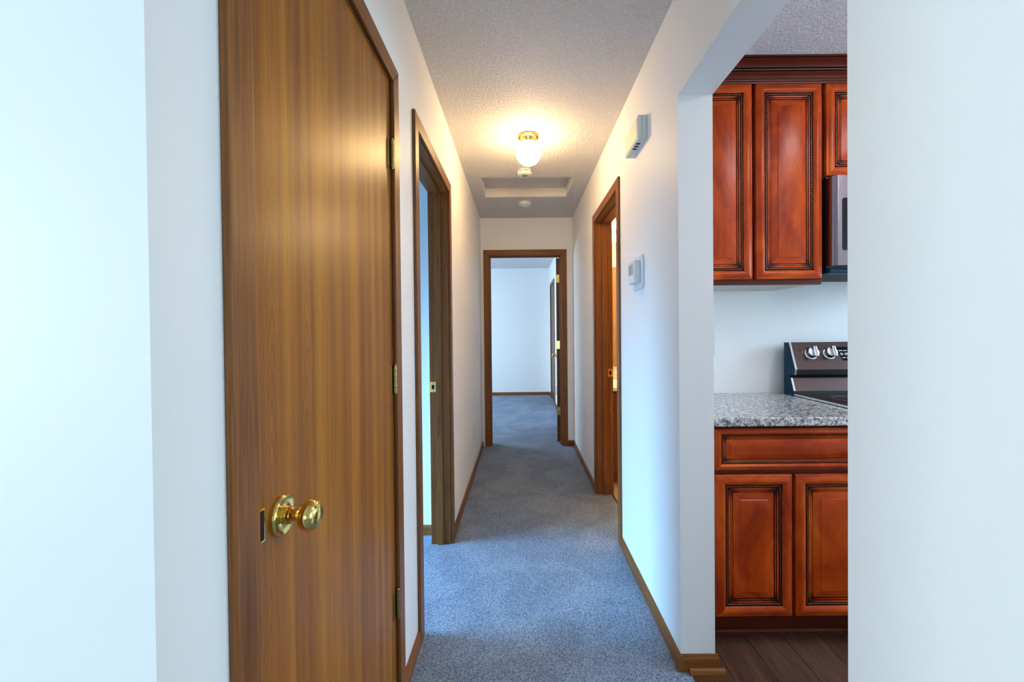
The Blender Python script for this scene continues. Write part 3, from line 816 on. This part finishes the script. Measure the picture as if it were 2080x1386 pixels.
# crown moulding
cr = empty('crown_moulding', (1.42, UF, 2.36), 'dark cherry crown moulding with rope bead along the kitchen ceiling', 'crown moulding')
CP = [(0.0, 2.355), (0.010, 2.355), (0.012, 2.361), (0.016, 2.364), (0.018, 2.369), (0.014, 2.373), (0.012, 2.376), (0.014, 2.390), (0.022, 2.394), (0.026, 2.398), (0.024, 2.403),
      (0.018, 2.405), (0.018, 2.417), (0.026, 2.419), (0.030, 2.424), (0.044, 2.436), (0.054, 2.440), (0.054, 2.444), (0.060, 2.446), (0.060, ZC - 0.001), (0.0, ZC - 0.001)]
ms = [1, 0, 0, 0, 0, 1, 0, 0, 0, 0, 1, 1, 1, 0, 0, 0, 0, 1, 0, 0, 0]
mb = MB(); mb.prism(CP, XR + TR + 0.002, 2.15, lambda p, q, t: (t, UF - 0.0005 - p, q), 0, ms)
smooth_angle(mb.build('moulding', ['cherry_dark', 'glaze'], cr), 30)
MB().rope((XR + TR + 0.002, UF - 0.0225, 2.411), (2.15, UF - 0.0225, 2.411), 0.0056, 0.021).build('rope_bead', 'rope', cr, smooth=True)

# base cabinet
ZKF = -0.0175
BF = 1.645
bc = empty('base_cabinet', (1.07, 1.95, ZKF), 'cherry base cabinet with one drawer and two doors under the granite', 'base cabinet')
bx('carcass', 'cherry_dark', bc, KX0, KX1, BF + 0.0192, BK, 0.10, 0.862)
for q in ((KX0, KX0 + 0.038, 0.10, 0.862), (KX1 - 0.038, KX1, 0.10, 0.862)):
    bx('frame_stile', 'cherry_dark', bc, q[0], q[1], BF, BF + 0.019, q[2], q[3], 0.0008)
for z0, z1 in ((0.10, 0.135), (0.66, 0.70), (0.835, 0.862)):
    bx('frame_rail', 'cherry_dark', bc, KX0 + 0.038, KX1 - 0.038, BF, BF + 0.019, z0, z1, 0.0008)
bx('frame_mullion', 'cherry_dark', bc, 1.045, 1.078, BF, BF + 0.019, 0.135, 0.66, 0.0008)
bx('toe_kick', 'cherry_dark', bc, KX0, KX1, BF + 0.075, BF + 0.09, ZKF + 0.001, 0.10)
MB().prism([(0, ZKF + 0.001), (0.014, ZKF + 0.001), (0.012, ZKF + 0.012), (0.005, ZKF + 0.019), (0, ZKF + 0.02)], KX0, KX1, lambda p, q, t: (t, BF + 0.0749 - p, q)).build('shoe_moulding', 'cherry_dark', bc)
panel_front('drawer_front', 0.757, 1.377, 0.689, 0.852, BF - 0.0008, bc, True)
panel_front('door', 0.757, 1.058, 0.113, 0.670, BF - 0.0008, bc)
panel_front('door', 1.070, 1.377, 0.113, 0.670, BF - 0.0008, bc)
tag(bx('filler_strip', 'cherry_z', None, XR + TR + 0.001, KX0 - 0.001, BF, BF + 0.019, 0.10, 0.862), 'narrow cherry filler strip between base cabinet and hallway wall', 'filler strip')
# countertop
mb = MB(); mb.box(XR + TR + 0.001, 1.389, BF - 0.038, BK, 0.8635, 0.8975)
tag(mb.build('countertop', 'granite', None, 0.005, 3), 'speckled grey granite countertop beside the range', 'countertop')

# ------------------------------------------------------------------ range
RX0, RX1 = 1.3915, 2.150
rg = empty('range', (1.77, 1.9, ZKF), 'stainless steel electric range with slanted control backguard', 'range')
bx('body', 'range_side', rg, RX0, RX1, 1.640, 2.205, 0.08, 0.890)
bx('plinth', 'black', rg, RX0 + 0.02, RX1 - 0.02, 1.70, 2.18, ZKF + 0.001, 0.08)
bx('oven_drawer', 'steel', rg, RX0 + 0.004, RX1 - 0.004, 1.612, 1.6395, 0.09, 0.24, 0.004)
od = bx('oven_door', 'steel', rg, RX0 + 0.004, RX1 - 0.004, 1.602, 1.6395, 0.25, 0.83, 0.004)
bx('oven_window', 'black_glass', od, RX0 + 0.12, RX1 - 0.12, 1.6005, 1.6025, 0.36, 0.66)
hd = MB(); hd.lathe([(0, 0), (0.012, 0), (0.012, 0.62), (0, 0.62)], (RX0 + 0.07, 1.560, 0.775), (1, 0, 0), 18)
for xx in (RX0 + 0.10, RX1 - 0.10): hd.box(xx - 0.009, xx + 0.009, 1.565, 1.603, 0.768, 0.782)
smooth_angle(hd.build('handle', 'steel_light', od))
bx('front_trim', 'steel', rg, RX0 + 0.004, RX1 - 0.004, 1.606, 1.6395, 0.84, 0.89, 0.003)
ct = bx('cooktop', 'black_glass', rg, RX0 + 0.012, RX1 - 0.012, 1.618, 2.118, 0.8905, 0.9045, 0.002)
for q in ((RX0 - 0.002, RX0 + 0.0115, 1.606, 2.123), (RX1 - 0.0115, RX1, 1.606, 2.123)):
    bx('cooktop_trim', 'steel_light', rg, q[0], q[1], q[2], q[3], 0.8985, 0.9085, 0.0015)
bx('cooktop_trim', 'steel_light', rg, RX0 + 0.012, RX1 - 0.012, 1.606, 1.6175, 0.8905, 0.9085, 0.0015)
for cx, cy, r_ in ((1.58, 1.98, 0.085), (1.58, 1.76, 0.105), (1.96, 1.98, 0.085), (1.96, 1.76, 0.105)):
    MB().lathe([(r_ - 0.002, 0.0), (r_ - 0.002, 0.0004), (r_, 0.0004), (r_, 0.0)], (cx, cy, 0.9046), (0, 0, 1), 40).build('burner_ring', 'lcd', ct)
# backguard: profile in (y, z)
G = [(2.205, 0.88), (2.205, 1.168), (2.164, 1.168), (2.1145, 1.032), (2.1195, 1.006), (2.158, 1.000), (2.158, 0.990), (2.1500, 0.986), (2.1265, 0.922), (2.1265, 0.9046), (2.1265, 0.88)]
GM = [0, 0, 1, 2, 3, 3, 3, 1, 2, 2, 0]
mb = MB(); mb.prism(G, RX0 + 0.006, RX1 - 0.006, lambda p, q, t: (t, p, q), 0, GM)
bg = mb.build('backguard', ['range_side', 'steel_dark', 'black', 'void'], rg)
for xa, xb in ((RX0, RX0 + 0.0058), (RX1 - 0.0058, RX1)):
    mb = MB(); mb.prism(G, xa, xb, lambda p, q, t: (t, p, q)); mb.build('end_cap', 'range_side', rg)
    def strip(p, q, th=0.004):
        (y0, z0), (y1, z1) = p, q
        ny, nz = -(z1 - z0), (y1 - y0); l_ = math.hypot(ny, nz); ny, nz = ny / l_ * th, nz / l_ * th
        if ny > 0: ny, nz = -ny, -nz
        mb = MB(); mb.prism([(y0, z0), (y1, z1), (y1 + ny, z1 + nz), (y0 + ny, z0 + nz)], xa - 0.001, xb + 0.001, lambda a, c, t: (t, a, c)); mb.build('edge_trim', 'steel_light', rg)
    strip((2.164, 1.168), (2.1145, 1.032)); strip((2.1145, 1.032), (2.1195, 1.006)); strip((2.150, 0.986), (2.1265, 0.922))
# control plane frame: along slope
P0 = Vector((0, 2.164, 1.168)); P1 = Vector((0, 2.1145, 1.032)); SD = (P1 - P0).normalized(); SN = Vector((0, SD.z, -SD.y))
if SN.y > 0: SN = -SN
def onp(x, t, h=0.0): return Vector((x, 0, 0)) + P0 + SD * t + SN * h
def slope_fn(p, q, h): return tuple(onp(p, q, h))
bx_d = MB().prism([(1.626, 0.026), (1.905, 0.026), (1.905, 0.098), (1.644, 0.098)], 0.0002, 0.0016, slope_fn).build('display', 'black_glass', rg)
for row, (t0, items) in enumerate(((0.044, ((0.0, 0.018), (0.023, 0.019), (0.047, 0.014), (0.09, 0.02), (0.13, 0.02), (0.17, 0.02))), (0.059, ((0.004, 0.012), (0.025, 0.018), (0.050, 0.014), (0.09, 0.02))),
                                    (0.065, ((0.005, 0.014), (0.027, 0.014), (0.051, 0.013), (0.09, 0.02))), (0.082, ((0.010, 0.016), (0.031, 0.013), (0.09, 0.02))))):
    for dx, wd in items:
        x = 1.636 + dx; n = max(2, int(wd / 0.0035))
        mb = MB()
        for k in range(n):
            xa = x + k * wd / n
            mb.prism([(xa, t0), (xa + wd / n * 0.62, t0), (xa + wd / n * 0.62, t0 + (0.0045 if k else 0.006)), (xa, t0 + (0.0045 if k else 0.006))], 0.0017, 0.0019, slope_fn)
        mb.build('display_legend', 'print', bx_d)
for kx in (1.488, 1.582, 1.960, 2.054):
    cpt = onp(kx, 0.060)
    kb = smooth_angle(MB().lathe([(0, 0.0002), (0.0330, 0.0002), (0.0330, 0.004), (0.030, 0.0065), (0, 0.0065)], cpt, SN, 36).build('knob', 'chrome', rg), 40)
    smooth_angle(MB().lathe([(0.027, 0.0065), (0.026, 0.010), (0, 0.010)], cpt, SN, 36).build('knob_gap', 'black', kb), 40)
    smooth_angle(MB().lathe([(0.0, 0.0095), (0.0265, 0.0095), (0.0275, 0.012), (0.0265, 0.026), (0.024, 0.030), (0.017, 0.032), (0, 0.0325)], cpt, SN, 36).build('knob_cap', 'chrome', kb), 35)
    grip = MB().prism([(-0.0085, -0.0275), (0.0085, -0.0275), (0.0085, 0.0275), (-0.0085, 0.0275)], 0.028, 0.046, lambda p, q, h: tuple(onp(kx + p, 0.060 + q, h)))
    grip.build('knob_grip', 'chrome', kb, 0.003, 3)
MB().lathe([(0, 0), (0.003, 0), (0.003, 0.0008), (0, 0.0008)], onp(1.437, 0.040), SN, 12).build('indicator', 'void', rg)

# ------------------------------------------------------------------ microwave
mw = empty('microwave', (1.77, 2.0, 1.49), 'stainless steel over-range microwave with black window', 'microwave')
MX0, MX1, MF = 1.394, 2.146, 1.890
bx('body', 'black', mw, MX0, MX1, MF + 0.012, BK, 1.512, 1.9235)
# curved steel door, profile in (x, y)
prof = [(MX0 + 0.002, MF + 0.0118)]
for i in range(9):
    a = math.pi - i * math.pi / 16
    prof.append((MX0 + 0.026 + 0.024 * math.cos(a), MF + 0.004 - 0.034 * math.sin(a)))
prof += [(MX1 - 0.17, MF - 0.030), (MX1 - 0.17, MF + 0.0118)]
mb = MB(); mb.prism(prof, 1.520, 1.918, lambda p, q, t: (p, q, t))
dr = smooth_angle(mb.build('door', 'steel', mw), 40)
MB().prism(rrect(MX0 + 0.040, MX1 - 0.215, 1.586, 1.818, 0.010), MF - 0.0312, MF - 0.0290, lambda p, q, t: (p, t, q)).build('door_window', 'black_glass', dr)
hd = MB(); hd.lathe([(0, 0), (0.010, 0), (0.010, 0.33), (0, 0.33)], (MX1 - 0.195, MF - 0.068, 1.55), (0, 0, 1), 16)
for zz_ in (1.57, 1.86): hd.box(MX1 - 0.202, MX1 - 0.188, MF - 0.064, MF - 0.032, zz_ - 0.008, zz_ + 0.008)
smooth_angle(hd.build('handle', 'steel_light', dr))
bx('control_panel', 'black_glass', mw, MX1 - 0.168, MX1 - 0.002, MF - 0.032, MF + 0.0118, 1.520, 1.918, 0.003)
bs = bx('base_tray', 'range_side', mw, MX0 + 0.004, MX1 - 0.004, MF - 0.004, BK, 1.488, 1.5115, 0.006)
for i in range(9):
    bx('vent_slat', 'black', bs, MX0 + 0.03, MX1 - 0.03, MF + 0.06 + i * 0.03, MF + 0.07 + i * 0.03, 1.4855, 1.4885)

# kitchen ceiling fixture
kf = empty('kitchen_ceiling_light', (1.82, 1.0, ZC), 'flush kitchen ceiling light with frosted diffuser', 'ceiling light')
bx('housing', 'white_plastic', kf, 1.60, 2.04, 0.68, 1.24, ZC - 0.035, ZC - 0.0005, 0.004)
bx('diffuser', 'kitchen_lamp', kf, 1.65, 1.99, 0.72, 1.20, ZC - 0.075, ZC - 0.0355, 0.012)

# ------------------------------------------------------------------ bathroom
VF, VB = 3.335, 3.899
va = empty('vanity', (1.15, 3.6, 0), 'dark oak bathroom vanity with white top just inside the bathroom door', 'vanity')
bx('cabinet', 'vanity', va, XR + TR + 0.001, 1.60, VF + 0.02, VB, 0.09, 0.755)
bx('toe_kick', 'oak_x', va, XR + TR + 0.001, 1.60, VF + 0.06, VF + 0.08, -0.003, 0.09)
for i in range(3):
    x0 = 0.72 + i * 0.295
    d = bx('door', 'vanity', va, x0, x0 + 0.28, VF, VF + 0.0195, 0.11, 0.735, 0.004)
    MB().lathe([(0, 0), (0.006, 0), (0.006, 0.012), (0.013, 0.016), (0.012, 0.024), (0, 0.026)], (x0 + 0.245, VF, 0.66), (0, -1, 0), 16).build('handle', 'brass_old', d)
bx('top', 'bath_top', va, XR + TR + 0.001, 1.62, VF - 0.02, VB, 0.756, 0.785, 0.006)
bx('backsplash', 'marbled', va, XR + TR + 0.001, 1.62, VB - 0.020, VB, 0.7855, 0.895, 0.003)
tag(bx('mirror', 'mirror', None, XR + TR + 0.004, 1.60, VB - 0.006, VB, 0.90, 2.06), 'frameless wall mirror above the bathroom vanity', 'mirror')
vl = empty('vanity_light', (1.1, VB, 2.2), 'glowing bulb strip light above the bathroom mirror', 'vanity light')
bx('back_bar', 'white_plastic', vl, 0.76, 1.48, VB - 0.03, VB, 2.16, 2.28, 0.004)
for i in range(4):
    x = 0.84 + i * 0.187
    smooth_angle(MB().lathe([(0, -0.045)] + [(0.045 * math.sin(a * math.pi / 14), -0.045 * math.cos(a * math.pi / 14)) for a in range(1, 14)] + [(0, 0.045)], (x, VB - 0.077, 2.22), (0, 1, 0), 24).build('bulb', 'bulb', vl), 80)

# repeats of one kind carry a shared group
for base, grp in (('smoke_alarm', 'smoke alarms on the hallway ceiling'), ('wall_cabinet', 'cherry kitchen wall cabinets'),
                  ('wall_outlet', 'white wall outlets'), ('filler_strip', 'cherry cabinet filler strips')):
    for o in COL.objects:
        if o.parent is None and o.name.split('.')[0] == base: o['group'] = grp
